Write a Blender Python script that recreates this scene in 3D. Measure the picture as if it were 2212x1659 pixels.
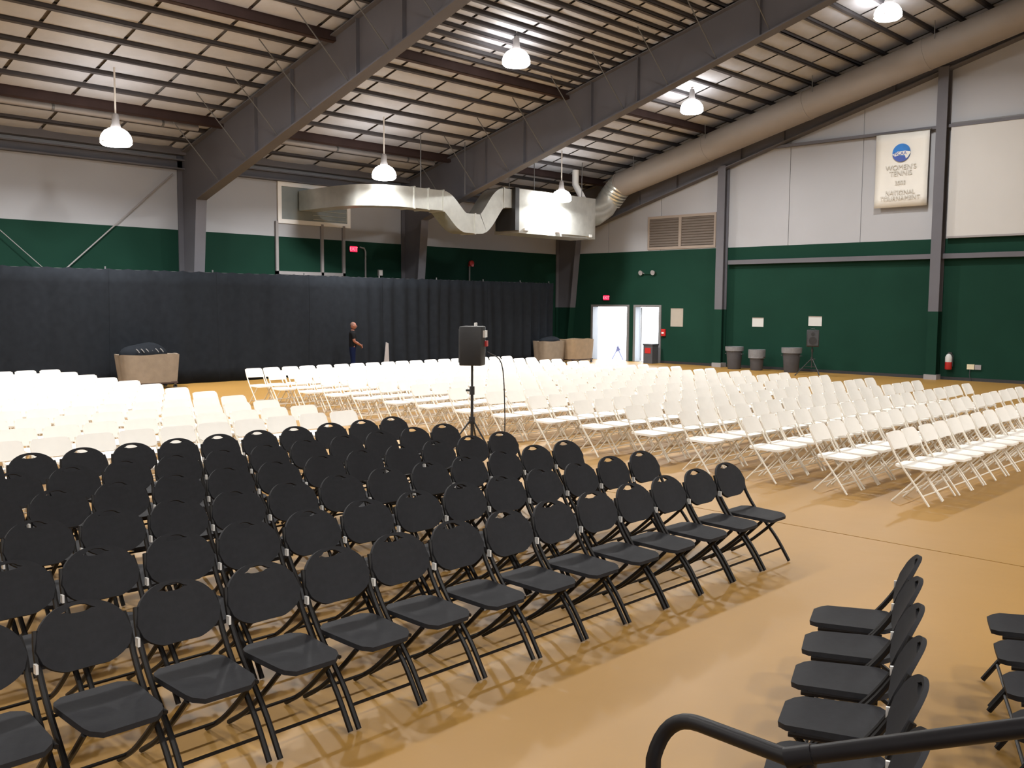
import bpy, bmesh, math, random
from mathutils import Vector, Matrix
random.seed(7)
for o in list(bpy.data.objects): bpy.data.objects.remove(o)
SC = bpy.context.scene; COL = SC.collection
PI = math.pi; R = math.radians

# ------------------------------------------------------------------ camera
F_PX, YAW, PITCH, ROLL, CAM_Z = 2040.3, R(44.15), R(-4.80), R(0.417), 2.3
fwd = Vector((-math.sin(YAW)*math.cos(PITCH), math.cos(YAW)*math.cos(PITCH), math.sin(PITCH)))
r0 = Vector((math.cos(YAW), math.sin(YAW), 0)); u0 = r0.cross(fwd)
rt = r0*math.cos(ROLL) + u0*math.sin(ROLL); up = -r0*math.sin(ROLL) + u0*math.cos(ROLL)
cam = bpy.data.objects.new('camera', bpy.data.cameras.new('camera')); COL.objects.link(cam)
cam.matrix_world = Matrix(((rt.x, up.x, -fwd.x, 0), (rt.y, up.y, -fwd.y, 0), (rt.z, up.z, -fwd.z, CAM_Z), (0, 0, 0, 1)))
cam.data.sensor_fit = 'HORIZONTAL'; cam.data.sensor_width = 36; cam.data.lens = F_PX/2212*36
cam.data.clip_end = 300; cam.data.clip_start = 0.05
SC.camera = cam
def pix(p):
    d = Vector(p) - Vector((0, 0, CAM_Z)); z = d.dot(fwd)
    if z < 0.1: return (-9999, -9999, z)
    return (1106 + F_PX*d.dot(rt)/z, 829.5 - F_PX*d.dot(up)/z, z)
def seen(p, m=60):
    x, y, z = pix(p); return z > 0.1 and -m < x < 2212+m and -m < y < 1659+m

# ------------------------------------------------------------------ light and exposure
SC.view_settings.view_transform = 'Standard'; SC.view_settings.look = 'None'
SC.view_settings.gamma = 1; SC.view_settings.exposure = 0.42; SC.view_settings.use_curve_mapping = False
W = bpy.data.worlds.new('world'); SC.world = W; W.use_nodes = True
bg = W.node_tree.nodes['Background']; bg.inputs[0].default_value = (0.86, 0.93, 1.0, 1); bg.inputs[1].default_value = 9.0
LAMP_STRENGTH = 20.0
LAMP_W = 350.0

# ------------------------------------------------------------------ dimensions
WX0, WX1, WY0, WY1 = -27.6, 20.2, -22.0, 31.45      # inside faces of the walls
RIDGE = -3.7
def ztop(x):                                         # top of the rafters
    s = -abs(x-RIDGE)+RIDGE
    return 7.68 + .255*(s+24)
SLOPE = math.atan(.255)
ZG = 4.5                                             # top of the green band
FRAMES = (-3.65, 5.05, 13.75, 22.45, 31.10)          # frame web planes

# ------------------------------------------------------------------ materials
MATS = {}
def mat(name, col, rough=.6, metal=0.0, noise=None, bump=None, emit=None, spec=None, trans=None):
    m = bpy.data.materials.new(name); m.use_nodes = True; MATS[name] = m
    nt = m.node_tree; b = nt.nodes['Principled BSDF']
    b.inputs['Base Color'].default_value = (*col, 1); b.inputs['Roughness'].default_value = rough; b.inputs['Metallic'].default_value = metal
    if spec is not None: b.inputs['Specular IOR Level'].default_value = spec
    if trans: b.inputs['Transmission Weight'].default_value = trans
    if noise or bump:
        tc = nt.nodes.new('ShaderNodeTexCoord')
    if noise:
        sc, amt = noise[0], noise[1]
        n = nt.nodes.new('ShaderNodeTexNoise'); n.inputs['Scale'].default_value = sc; n.inputs['Detail'].default_value = 5
        nt.links.new(tc.outputs['Object'], n.inputs['Vector'])
        r = nt.nodes.new('ShaderNodeValToRGB')
        r.color_ramp.elements[0].position = .3; r.color_ramp.elements[1].position = .7
        r.color_ramp.elements[0].color = (*[c*(1-amt) for c in col], 1); r.color_ramp.elements[1].color = (*[min(1, c*(1+amt)) for c in col], 1)
        nt.links.new(n.outputs['Fac'], r.inputs['Fac']); nt.links.new(r.outputs['Color'], b.inputs['Base Color'])
    if bump:
        sc, st, dist = bump
        n2 = nt.nodes.new('ShaderNodeTexNoise'); n2.inputs['Scale'].default_value = sc; n2.inputs['Detail'].default_value = 4
        nt.links.new(tc.outputs['Object'], n2.inputs['Vector'])
        bp = nt.nodes.new('ShaderNodeBump'); bp.inputs['Strength'].default_value = st; bp.inputs['Distance'].default_value = dist
        nt.links.new(n2.outputs['Fac'], bp.inputs['Height']); nt.links.new(bp.outputs['Normal'], b.inputs['Normal'])
    if emit:
        b.inputs['Emission Color'].default_value = (*emit[0], 1); b.inputs['Emission Strength'].default_value = emit[1]
    return m
M_FLOOR = mat('tan_floor_cover', (.312, .172, .042), .45, noise=(.35, .06), bump=(1.6, .16, .03))
M_SLAB = mat('floor_slab', (.17, .13, .085), .7, noise=(2, .1))
M_WALL = mat('white_wall_liner', (.34, .345, .37), .6, noise=(.4, .03))
M_GREEN = mat('green_wall_paint', (.0085, .035, .0235), .7, spec=.06, noise=(.8, .08))
M_DECK = mat('roof_deck', (.20, .185, .18), .8, noise=(1, .1))
M_INSUL = mat('white_insulation_facing', (.42, .43, .475), .6, noise=(2.5, .05), bump=(3, .3, .03))
M_STEEL = mat('grey_painted_steel', (.112, .110, .126), .6, spec=.2, noise=(1.2, .06))
M_PURLIN = mat('purlin_grey', (.075, .070, .076), .6, spec=.2, noise=(2, .06))
M_BEAM = mat('dark_red_oxide_beam', (.045, .028, .027), .6, spec=.2, noise=(2, .15))
M_PIPE = mat('light_grey_pipe', (.26, .245, .25), .5, noise=(3, .05))
M_ROD = mat('thin_steel_rod', (.10, .10, .105), .5, noise=(5, .05))
M_GALV = mat('galvanised_sheet', (.66, .67, .64), .33, .75, noise=(4, .08), bump=(2, .12, .02))
M_RDUCT = mat('painted_round_duct', (.24, .215, .20), .6, noise=(1.5, .04))
M_CURT = mat('black_drape_cloth', (.0115, .0135, .017), .9, spec=.05, noise=(6, .12), bump=(60, .1, .005))
M_WPLA = mat('white_chair_plastic', (.82, .80, .755), .5, noise=(8, .02))
M_WTUB = mat('white_chair_tube', (.74, .70, .62), .45, noise=(8, .02))
M_BPLA = mat('black_chair_plastic', (.0190, .0195, .0225), .62, spec=.12, noise=(25, .1), bump=(180, .12, .003))
M_BSEAT = M_BPLA
M_BTUB = mat('black_chair_tube', (.007, .006, .006), .4, spec=.2, noise=(10, .1))
M_CHROME = mat('bright_clip_steel', (.85, .85, .84), .35, .3, noise=(10, .05))
M_BLK = mat('black_plastic', (.02, .021, .024), .45, noise=(12, .12))
M_DGREY = mat('dark_grey_bin_plastic', (.06, .06, .07), .55, noise=(5, .08))
M_LINER = mat('grey_bin_liner', (.17, .17, .18), .5, noise=(9, .12), bump=(25, .5, .02))
M_CANVAS = mat('tan_canvas', (.19, .152, .115), .9, noise=(5, .10), bump=(40, .2, .01))
M_CANVAS2 = mat('golden_tan_canvas', (.24, .17, .105), .9, noise=(5, .10), bump=(40, .2, .01))
M_LAMP = mat('lit_lamp_globe', (1, .95, .85), .4, emit=((1.0, .98, .94), LAMP_STRENGTH), noise=(3, .01))
M_WENAM = mat('white_enamel', (.80, .79, .78), .4, noise=(4, .02))
M_RED = mat('red_enamel', (.42, .02, .02), .4, noise=(6, .05))
M_EXIT = mat('lit_exit_face', (.9, .05, .1), .4, emit=((1.0, .01, .07), 1.1), noise=(6, .02))
M_EXITL = mat('lit_exit_letters', (1, .4, .4), .4, emit=((1.0, .10, .14), 2.2), noise=(6, .02))
M_PAPER = mat('white_paper', (.50, .50, .49), .7, noise=(6, .02))
M_POSTER = mat('cream_poster', (.34, .305, .26), .7, noise=(6, .03))
M_BANNER = mat('white_banner_vinyl', (.66, .645, .61), .6, noise=(2, .02))
M_SCREEN = mat('white_screen_fabric', (.48, .47, .46), .7, noise=(1, .02))
M_BLUE = mat('logo_blue', (.02, .16, .50), .5, noise=(2, .25))
M_BLUED = mat('logo_deep_blue', (.05, .09, .36), .5, noise=(2, .15))
M_TEXT = mat('pale_grey_print', (.46, .44, .40), .6, noise=(4, .03))
M_INK = mat('dark_violet_print', (.03, .025, .06), .6, noise=(4, .1))
M_VENT = mat('brown_grey_louvre', (.13, .105, .088), .6, noise=(3, .05))
M_VENTF = mat('tan_vent_frame', (.27, .22, .185), .6, noise=(3, .04))
M_JAMB = mat('grey_door_frame', (.17, .17, .175), .5, noise=(3, .04))
M_GROUND = mat('pale_concrete', (.62, .63, .66), .8, noise=(.6, .06))
M_FOAM = mat('speaker_grille', (.045, .048, .055), .6, noise=(60, .2))
M_RAIL = mat('black_rail_paint', (.007, .0065, .008), .42, spec=.2, noise=(8, .15), bump=(30, .06, .003))
M_STAGE = mat('dark_stage_carpet', (.06, .055, .05), .9, noise=(20, .2))
M_SKIN = mat('skin', (.19, .068, .042), .6, noise=(12, .06))
M_SHIRT = mat('black_shirt', (.008, .008, .009), .9, spec=.05, noise=(20, .1))
M_JEAN = mat('blue_jeans', (.006, .010, .034), .9, spec=.05, noise=(30, .15))
M_SHOE = mat('dark_shoe', (.03, .025, .022), .5, noise=(20, .1))
M_EYE = mat('eye_dark', (.02, .015, .015), .3, noise=(20, .05))
M_YELL = mat('cream_plug', (.62, .55, .38), .5, noise=(6, .05))
M_GLASS = mat('dim_window_pane', (.22, .25, .26), .3, noise=(2, .1))
M_PTAPE = mat('pinkish_sticker', (.75, .42, .36), .6, noise=(6, .03))

# ------------------------------------------------------------------ mesh helpers
class MB:
    def __init__(s): s.v = []; s.f = []
    def box(s, x0, x1, y0, y1, z0, z1):
        n = len(s.v)
        s.v += [(x, y, z) for z in (z0, z1) for y in (y0, y1) for x in (x0, x1)]
        s.f += [tuple(n+i for i in q) for q in ((0, 2, 3, 1), (4, 5, 7, 6), (0, 1, 5, 4), (2, 6, 7, 3), (0, 4, 6, 2), (1, 3, 7, 5))]
        return s
    def prism(s, pts, axis, a, b):
        """pts 2D polygon extruded along axis ('x','y','z') from a to b"""
        n = len(s.v); k = len(pts)
        for t in (a, b):
            for p, q in pts:
                s.v.append({'x': (t, p, q), 'y': (p, t, q), 'z': (p, q, t)}[axis])
        s.f.append(tuple(n+i for i in range(k))[::-1]); s.f.append(tuple(n+k+i for i in range(k)))
        for i in range(k):
            j = (i+1) % k; s.f.append((n+i, n+j, n+k+j, n+k+i))
        return s
    def tube(s, pts, r, n=8, cap=True, flat=1.0):
        pts = [Vector(p) for p in pts]; m = len(pts)
        rr = r if isinstance(r, (list, tuple)) else [r]*m
        base = len(s.v); ref = None
        for i, p in enumerate(pts):
            t = (pts[min(i+1, m-1)] - pts[max(i-1, 0)]).normalized()
            if ref is None:
                ref = Vector((0, 0, 1)) if abs(t.z) < .9 else Vector((1, 0, 0))
            u = (ref - t*ref.dot(t)); u.normalize(); w = t.cross(u); ref = u
            for k in range(n):
                a = 2*PI*k/n
                s.v.append(tuple(p + (u*math.cos(a) + w*math.sin(a)*flat)*rr[i]))
        for i in range(m-1):
            for k in range(n):
                a, b = base+i*n+k, base+i*n+(k+1) % n
                s.f.append((a, b, b+n, a+n))
        if cap:
            s.f.append(tuple(base+k for k in range(n))[::-1]); s.f.append(tuple(base+(m-1)*n+k for k in range(n)))
        return s
    def lathe(s, prof, n=20, c=(0, 0, 0), close=True):
        base = len(s.v); m = len(prof)
        for r, z in prof:
            for k in range(n):
                a = 2*PI*k/n; s.v.append((c[0]+r*math.cos(a), c[1]+r*math.sin(a), c[2]+z))
        for i in range(m-1):
            for k in range(n):
                a, b = base+i*n+k, base+i*n+(k+1) % n
                s.f.append((a, b, b+n, a+n))
        if close:
            s.f.append(tuple(base+k for k in range(n))[::-1]); s.f.append(tuple(base+(m-1)*n+k for k in range(n)))
        return s
    def ell(s, c, rx, ry, rz, n=14, m=9):
        base = len(s.v)
        for i in range(m+1):
            th = PI*i/m
            for k in range(n):
                a = 2*PI*k/n
                s.v.append((c[0]+rx*math.sin(th)*math.cos(a), c[1]+ry*math.sin(th)*math.sin(a), c[2]-rz*math.cos(th)))
        for i in range(m):
            for k in range(n):
                a, b = base+i*n+k, base+i*n+(k+1) % n
                s.f.append((a, b, b+n, a+n))
        return s
    def mesh(s, name, smooth=False):
        me = bpy.data.meshes.new(name); me.from_pydata(s.v, [], s.f)
        bm = bmesh.new(); bm.from_mesh(me)
        bmesh.ops.remove_doubles(bm, verts=bm.verts, dist=1e-5)
        bmesh.ops.recalc_face_normals(bm, faces=bm.faces)
        if smooth:
            for f in bm.faces: f.smooth = True
            for e in bm.edges:
                if len(e.link_faces) == 2 and e.calc_face_angle(0) > R(38): e.smooth = False
        bm.to_mesh(me); bm.free(); return me
    def build(s, name, m, parent=None, smooth=False, loc=None):
        return put(name, s.mesh(name, smooth), m, parent, loc)
def put(name, me, m, parent=None, loc=None):
    if m is not None and not me.materials: me.materials.append(m)
    o = bpy.data.objects.new(name, me); COL.objects.link(o)
    if parent is not None: o.parent = parent
    if loc is not None: o.location = loc
    return o
def tag(o, label, cat, group=None):
    o['label'] = label; o['category'] = cat
    if group: o['group'] = group
    return o
def thing(name, label, cat, loc=(0, 0, 0), rz=0.0, group=None):
    o = bpy.data.objects.new(name, None); COL.objects.link(o); o.empty_display_size = .2
    o.location = loc; o.rotation_euler = (0, 0, rz); return tag(o, label, cat, group)
def struct(o, label=None):
    o['kind'] = 'structure'
    if label: o['label'] = label
    return o
def bevel_mesh(me, w, seg=2):
    bm = bmesh.new(); bm.from_mesh(me)
    bmesh.ops.bevel(bm, geom=list(bm.edges), offset=w, segments=seg, affect='EDGES', profile=.5)
    for f in bm.faces: f.smooth = True
    bm.to_mesh(me); bm.free(); return me
def text_mesh(body, size, name='lettering', extrude=.004, align='CENTER'):
    cu = bpy.data.curves.new(name, 'FONT'); cu.body = body; cu.size = size; cu.extrude = extrude
    cu.align_x = align; cu.align_y = 'CENTER'
    o = bpy.data.objects.new(name, cu); COL.objects.link(o)
    bpy.context.view_layer.update()
    me = bpy.data.meshes.new_from_object(o.evaluated_get(bpy.context.evaluated_depsgraph_get()))
    bpy.data.objects.remove(o); return me
ORD = ['first', 'second', 'third', 'fourth', 'fifth', 'sixth', 'seventh', 'eighth', 'ninth', 'tenth', 'eleventh', 'twelfth', 'thirteenth',
       'fourteenth', 'fifteenth', 'sixteenth', 'seventeenth', 'eighteenth', 'nineteenth', 'twentieth']

# ================================================================== ROOM SHELL
floor = struct(MB().box(WX0-.3, WX1+.3, WY0-.3, WY1+.3, -.25, -.006).build('floor', M_SLAB), 'floor covered with wide sheets of tan vinyl')
seams = [-22.0, -15.2, -3.03, 9.13, 21.3, 31.45]
for a, b in zip(seams, seams[1:]):
    MB().box(WX0, WX1, a+.011, b-.011, -.006, 0).build('floor_sheet', M_FLOOR, floor)

# ceiling deck: two slopes
ce = MB()
ce.prism([(WX0-.3, ztop(WX0-.3)+.16), (RIDGE, ztop(RIDGE)+.16), (WX1+.3, ztop(WX1+.3)+.16), (WX1+.3, ztop(WX1+.3)+.46), (RIDGE, ztop(RIDGE)+.46), (WX0-.3, ztop(WX0-.3)+.46)], 'y', WY0-.3, WY1+.3)
ceiling = struct(ce.build('ceiling', M_DECK), 'sloped steel roof with white insulation between grey purlins')

# side walls: green below, white above
def wall_x(name, x, sgn, label):
    w = struct(MB().box(x, x+sgn*.28, WY0-.3, WY1+.3, ZG, ztop(x)+.25).build(name, M_WALL), label)
    MB().box(x-sgn*.004, x+sgn*.28, WY0-.3, WY1+.3, -.2, ZG).build('green_band', M_GREEN, w)
    return w
wall_left = wall_x('wall_left', WX0, -1, 'long side wall, white above a green band, behind the black drapes')
wall_right = wall_x('wall_right', WX1, 1, 'opposite long side wall, white above green')

# far end wall with two door openings
D1, D2, DH = (-25.75, -23.85), (-23.50, -22.25), 2.28
wall_far = struct(MB().prism([(WX0-.28, ZG), (WX1+.28, ZG), (WX1+.28, ztop(WX1)+.2), (RIDGE, ztop(RIDGE)+.25), (WX0-.28, ztop(WX0)+.2)], 'y', WY1+.03, WY1+.3).build('wall_far', M_WALL),
                  'gable end wall, white panels above dark green')
g = MB()
g.box(WX0-.28, D1[0], WY1-.004, WY1+.3, -.2, ZG); g.box(D1[1], D2[0], WY1-.004, WY1+.3, -.2, DH); g.box(D2[1], WX1+.28, WY1-.004, WY1+.3, -.2, ZG)
g.box(D1[0], D2[1], WY1-.004, WY1+.3, DH, ZG)
g.build('green_band', M_GREEN, wall_far)
# white liner panels on the far wall, 2.65 m wide with open joints
px = [WX0, -24.95, -22.3, -19.42, -16.76, -14.1, -11.45, -8.8, -6.15, RIDGE, -1.0, 1.65, 4.3, 6.95, 9.6, 12.25, 14.9, 17.55, WX1]
for a, b in zip(px, px[1:]):
    p0, p1 = a+.012, b-.012
    MB().prism([(p0, ZG), (p1, ZG), (p1, ztop(p1)+.2), (p0, ztop(p0)+.2)], 'y', WY1, WY1+.028).build('liner_panel', M_WALL, wall_far)

# near wall behind the camera
wall_near = struct(MB().box(WX0-.28, WX1+.28, WY0-.3, WY0, -.2, 5.2)
                   .prism([(WX0-.28, 5.2), (WX1+.28, 5.2), (WX1+.28, ztop(WX1)+.2), (RIDGE, ztop(RIDGE)+.25), (WX0-.28, ztop(WX0)+.2)], 'y', WY0-.3, WY0).build('wall_near', M_WALL), 'near gable wall, plain white')

# ground outside the doors
og = struct(MB().box(-60, 30, WY1+.3, 80, -.3, -.03).build('floor_outside', M_GROUND), 'pale paving outside the open doors')

# door frames
def door(name, x0, x1, label):
    d = struct(MB().box(x0-.06, x0+.05, WY1-.05, WY1+.31, -.02, DH+.05).box(x1-.05, x1+.06, WY1-.05, WY1+.31, -.02, DH+.05).box(x0+.05, x1-.05, WY1-.05, WY1+.31, DH-.04, DH+.05).build(name, M_JAMB), label)
    MB().box(x0+.05, x1-.05, WY1-.02, WY1+.3, -.01, .012).build('threshold', M_JAMB, d)
    return d
d1 = door('door_1', *D1, 'wide open doorway to bright daylight, under the red exit sign')
d2 = door('door_2', *D2, 'narrow open doorway to bright daylight, beside the cream poster')
# leaves swung open to the outside
lf = MB().box(0, .05, 0, .9, .02, DH-.06).build('door_leaf', M_JAMB, d1, loc=(D1[0]-.02, WY1+.34, 0)); lf.rotation_euler = (0, 0, R(86))
MB().tube([(.08, .80, 1.0), (.12, .80, 1.0), (.12, .62, 1.0), (.08, .62, 1.0)], .014).build('handle', M_CHROME, lf)
lf = MB().box(0, .05, 0, 1.1, .02, DH-.06).build('door_leaf', M_JAMB, d2, loc=(D2[0]+.06, WY1+.30, 0)); lf.rotation_euler = (0, 0, R(30))
MB().tube([(.08, 1.0, 1.0), (.12, 1.0, 1.0), (.12, .82, 1.0), (.08, .82, 1.0)], .014).build('handle', M_CHROME, lf)

# eave members and girts
struct(MB().box(WX0, WX0+.24, WY0, WY1-.5, 6.30, 6.34).box(WX0, WX0+.06, WY0, WY1-.5, 6.34, 6.56).box(WX0, WX0+.24, WY0, WY1-.5, 6.56, 6.60).build('trim_1', M_STEEL), 'grey channel girt along the top of the side wall')
struct(MB().box(WX0, WX0+.34, WY0, WY1-.5, 6.72, 7.02).build('trim_2', M_STEEL), 'grey eave strut where roof meets side wall')
struct(MB().box(-19.1, WX1-.5, WY1-.16, WY1-.02, 3.90, 3.98).box(-19.1, WX1-.5, WY1-.18, WY1-.14, 3.86, 4.02).build('trim_3', M_STEEL), 'grey girt crossing the green wall at mid height')
struct(MB().box(-18.6, 11, WY1-.16, WY1-.02, 7.96, 8.06).build('trim_4', M_STEEL), 'dark girt crossing the white end wall below the duct')
struct(MB().box(D2[1]+.07, WX1-.5, WY1-.03, WY1-.004, 0, .10).build('baseboard_far', M_BLK), 'dark base strip along the green end wall')

# ------------------------------------------------------------------ purlins and insulation (parts of the ceiling)
bays = [(FRAMES[0], FRAMES[1]), (FRAMES[1], FRAMES[2]), (FRAMES[2], FRAMES[3]), (FRAMES[3], WY1)]
PW, PD = .07, .12
pur_cache = {}
def purlin(x, y0, y1, deep=False):
    L = round(y1-y0, 3); k = (L, deep)
    if k not in pur_cache:
        d = .27 if deep else PD; w = .12 if deep else PW
        mb = MB().box(-.018, .018, 0, L, -d+PD, PD).box(-w, .018, 0, L, -d+PD, -d+PD+.022).box(-.018, w, 0, L, PD-.022, PD)
        pur_cache[k] = mb.mesh('purlin'); pur_cache[k].materials.append(M_BEAM if deep else M_PURLIN)
    o = put('purlin', pur_cache[k], None, ceiling, (x, y0, ztop(x))); o.rotation_euler = (0, -SLOPE, 0)
base_x = [-26.65, -25.85, -25.05] + [-24.30 + .783*i for i in range(6)]   # up to about -20.385
base_x += [-19.60]
x_hi = [-19.60 + .795*i for i in range(1, 20)]
panels = []
for bi, (y0, y1) in enumerate(bays):
    xs = list(base_x) + [x for x in x_hi if x < RIDGE-.1]
    if bi == 2: xs += [a+.3975 for a in [-19.60]+x_hi if a+.3975 < RIDGE-.1]
    xs = sorted(xs)
    for x in xs: purlin(x, y0+.17, y1-.02 if bi == 3 else y1+.17, deep=abs(x+25.05) < .01 or abs(x+19.60) < .01)
    edges = [WX0+.15]+xs+[RIDGE]
    ys = [y0+.17]; 
    n = 5; off = .85
    st = (y1-y0)/ (n-.3)
    while ys[-1]+st*.1 < y1+.17:
        nx = ys[-1]+ (off if len(ys) == 1 else 1.83); ys.append(min(nx, y1+.17))
        if ys[-1] >= y1+.169: break
    for a, b in zip(edges, edges[1:]):
        for c, d in zip(ys, ys[1:]):
            panels.append((a, b, c, d))
pan_cache = {}
def panel_mesh(w, l):
    mb = MB(); nu, nv = 4, 6
    for i in range(nu+1):
        for j in range(nv+1):
            u, v = i/nu, j/nv
            mb.v.append(((u-.5)*w, (v-.5)*l, -.05*(math.sin(PI*u)**.6)*(math.sin(PI*v)**.35)))
    for i in range(nu):
        for j in range(nv):
            a = i*(nv+1)+j; mb.f.append((a, a+1, a+nv+2, a+nv+1))
    return mb
def panel_spec(a, b, c, d):
    w = (b-a)/math.cos(SLOPE)-.09; l = d-c-.09
    xm, ym = (a+b)/2, (c+d)/2
    return round(w, 2), round(l, 2), xm, ym, ztop(xm)+.085
vis = []; rest = []
for p in panels:
    w, l, xm, ym, zm = panel_spec(*p)
    if w < .1 or l < .15: continue
    s = pix((xm, ym, zm))
    (vis if seen((xm, ym, zm), 40) else rest).append((s[2], w, l, xm, ym, zm))
vis.sort(); rest += vis[300:]; vis = vis[:300]
for _, w, l, xm, ym, zm in vis:
    if (w, l) not in pan_cache:
        pan_cache[(w, l)] = panel_mesh(w, l).mesh('insulation_panel', True); pan_cache[(w, l)].materials.append(M_INSUL)
    o = put('insulation_panel', pan_cache[(w, l)], None, ceiling, (xm, ym, zm)); o.rotation_euler = (0, -SLOPE, 0)
mb = MB(); cs, sn = math.cos(SLOPE), math.sin(SLOPE)
for _, w, l, xm, ym, zm in rest:
    q = panel_mesh(w, l); n = len(mb.v)
    mb.v += [(xm+x*cs-z*sn, ym+y, zm+x*sn+z*cs) for x, y, z in q.v]; mb.f += [tuple(n+i for i in f) for f in q.f]
# the far slope and the bays behind the camera
for yy in [WY0+.5+1.83*i for i in range(29)]:
    for xx in [RIDGE+.4+.8*i for i in range(29)]:
        zz = ztop(xx)+.17; n = len(mb.v)
        mb.v += [(xx-.33, yy-.85, ztop(xx-.33)+.085), (xx+.33, yy-.85, ztop(xx+.33)+.085), (xx+.33, yy+.85, ztop(xx+.33)+.085), (xx-.33, yy+.85, ztop(xx-.33)+.085)]; mb.f.append((n, n+1, n+2, n+3))
    if yy < FRAMES[0]-1:
        for xx in [WX0+.6+.8*i for i in range(29)]:
            n = len(mb.v)
            mb.v += [(xx-.33, yy-.85, ztop(xx-.33)+.085), (xx+.33, yy-.85, ztop(xx+.33)+.085), (xx+.33, yy+.85, ztop(xx+.33)+.085), (xx-.33, yy+.85, ztop(xx-.33)+.085)]; mb.f.append((n, n+1, n+2, n+3))
o = mb.build('insulation', M_INSUL, ceiling); o['kind'] = 'stuff'

# ================================================================== STEEL FRAMES
KX = -26.42                                           # inner face of the column at the knee
def zbot(x): return 5.36 + .292*(x-KX)
def frame(yf, label, end=False):
    t = thing('steel_frame', label, 'steel frame', (0, yf, 0), group='rigid steel frames')
    fw = .17                                          # half flange width
    yo = .17
    cb = -26.95                                       # inner face at the floor
    zc = 2.2
    xm = cb+(KX-cb)*zc/5.36
    # column, green below 2.2 m
    def colpart(name, z0, z1, m):
        xa, xb = cb+(KX-cb)*z0/5.36, cb+(KX-cb)*z1/5.36
        mb = MB()
        mb.prism([(WX0+.05, z0), (xa, z0), (xb, z1), (WX0+.05, z1)], 'y', yo-.012, yo+.012)      # web
        mb.prism([(xa-.02, z0), (xa+.012, z0), (xb+.012, z1), (xb-.02, z1)], 'y', yo-fw, yo+fw)  # inner flange
        mb.box(WX0+.02, WX0+.06, yo-fw, yo+fw, z0, z1)
        return mb.build(name, m, t)
    colpart('column_base', 0.02, zc, M_GREEN); colpart('column', zc, 5.36, M_STEEL)
    MB().box(WX0+.02, cb+.10, yo-.2, yo+.2, -.004, .03).build('base_plate', M_PIPE, t)
    # knee and rafter web
    XE = RIDGE
    top = lambda x: ztop(x)-.02
    mb = MB().prism([(WX0+.06, 5.36), (KX, 5.36), (XE, min(zbot(XE), top(XE)-.7)), (XE, top(XE)), (WX0+.06, top(WX0+.06))], 'y', yo-.012, yo+.012)
    ra = mb.build('rafter', M_STEEL, t)
    MB().prism([(KX-.02, 5.33), (XE, min(zbot(XE), top(XE)-.7)-.03), (XE, min(zbot(XE), top(XE)-.7)), (KX-.02, 5.37)], 'y', yo-fw, yo+fw).build('bottom_flange', M_STEEL, t)
    MB().prism([(WX0+.06, top(WX0+.06)-.03), (XE, top(XE)-.03), (XE, top(XE)), (WX0+.06, top(WX0+.06))], 'y', yo-fw, yo+fw).build('top_flange', M_STEEL, t)
    MB().box(WX0+.02, WX0+.06, yo-fw, yo+fw, 5.36, top(WX0+.06)).build('outer_flange', M_STEEL, t)
    for sx in (-23.2, -21.42, -18.62, -16.9, -13.0, -9.0):
        MB().box(sx-.011, sx+.011, yo-fw+.05, yo+fw-.05, zbot(sx)+.0, top(sx)-.02).build('stiffener', M_STEEL, t)
    # mirrored half beyond the ridge
    mb = MB(); mx = lambda x: 2*RIDGE-x
    mb.prism([(mx(WX0+.06), 5.36), (mx(KX), 5.36), (mx(XE), min(zbot(XE), top(XE)-.7)), (mx(XE), top(XE)), (mx(WX0+.06), top(WX0+.06))], 'y', yo-.012, yo+.012)
    mb.prism([(mx(KX-.02), 5.33), (mx(XE), top(XE)-.73), (mx(XE), top(XE)-.7), (mx(KX-.02), 5.37)], 'y', yo-fw, yo+fw)
    mb.build('rafter', M_STEEL, t)
    mb = MB().prism([(mx(WX0+.05), .02), (mx(cb), .02), (mx(KX), 5.36), (mx(WX0+.05), 5.36)], 'y', yo-fw, yo+fw).build('column', M_STEEL, t)
    # flange braces from the purlins to the bottom flange
    if not end:
        for i in range(13):
            bx = -25.2+1.56*i
            if bx > -6.5: break
            MB().tube([(bx, -1.38, ztop(bx)+.02), (bx, yo-.05, zbot(bx)+.02)], .016, 6).build('flange_brace', M_ROD, t)
    return t
fl = ['grey steel frame with its rafter out over the stage side', 'grey steel frame nearest the stage', 'grey tapered steel frame crossing between the black cart and the louvred window',
      'grey tapered steel frame that the galvanised duct dips under', 'grey steel frame in the corner beside the open doors, behind the round duct']
for i, yf in enumerate(FRAMES): frame(yf if i < 4 else 31.10, fl[i], i == 4)
# end wall posts
for i, cx in enumerate((-19.36, -11.45)):
    t = thing('wall_column', ['grey and green steel post between the vent and the trash cans', 'grey and green steel post between the banner and the white screen'][i], 'column', (cx, WY1-.20, 0), group='posts of the end wall')
    def ibeam(z0, z1):
        return MB().box(-.16, .16, -.16, -.13, z0, z1).box(-.16, .16, .13, .16, z0, z1).box(-.012, .012, -.13, .13, z0, z1)
    ibeam(.16, 2.18).build('lower_shaft', M_GREEN, t)
    ibeam(2.18, zbot(cx)+.1).build('upper_shaft', M_STEEL, t)
    MB().box(-.2, .2, -.2, .18, -.004, .16).build('base_block', M_PIPE, t)
# small wall brace rods along the side wall
tag(MB().tube([(WX0+.16, 13.55, 6.15), (WX0+.16, 8.6, 1.6)], .02, 6).build('wall_brace', M_PIPE), 'pale diagonal brace on the side wall above the drapes', 'brace')
tag(MB().tube([(WX0+.22, 8.2, 4.6), (WX0+.22, 12.6, .6)], .012, 6).build('brace_rod', M_PIPE), 'thin diagonal rod crossing the green band above the drapes', 'rod')

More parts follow.
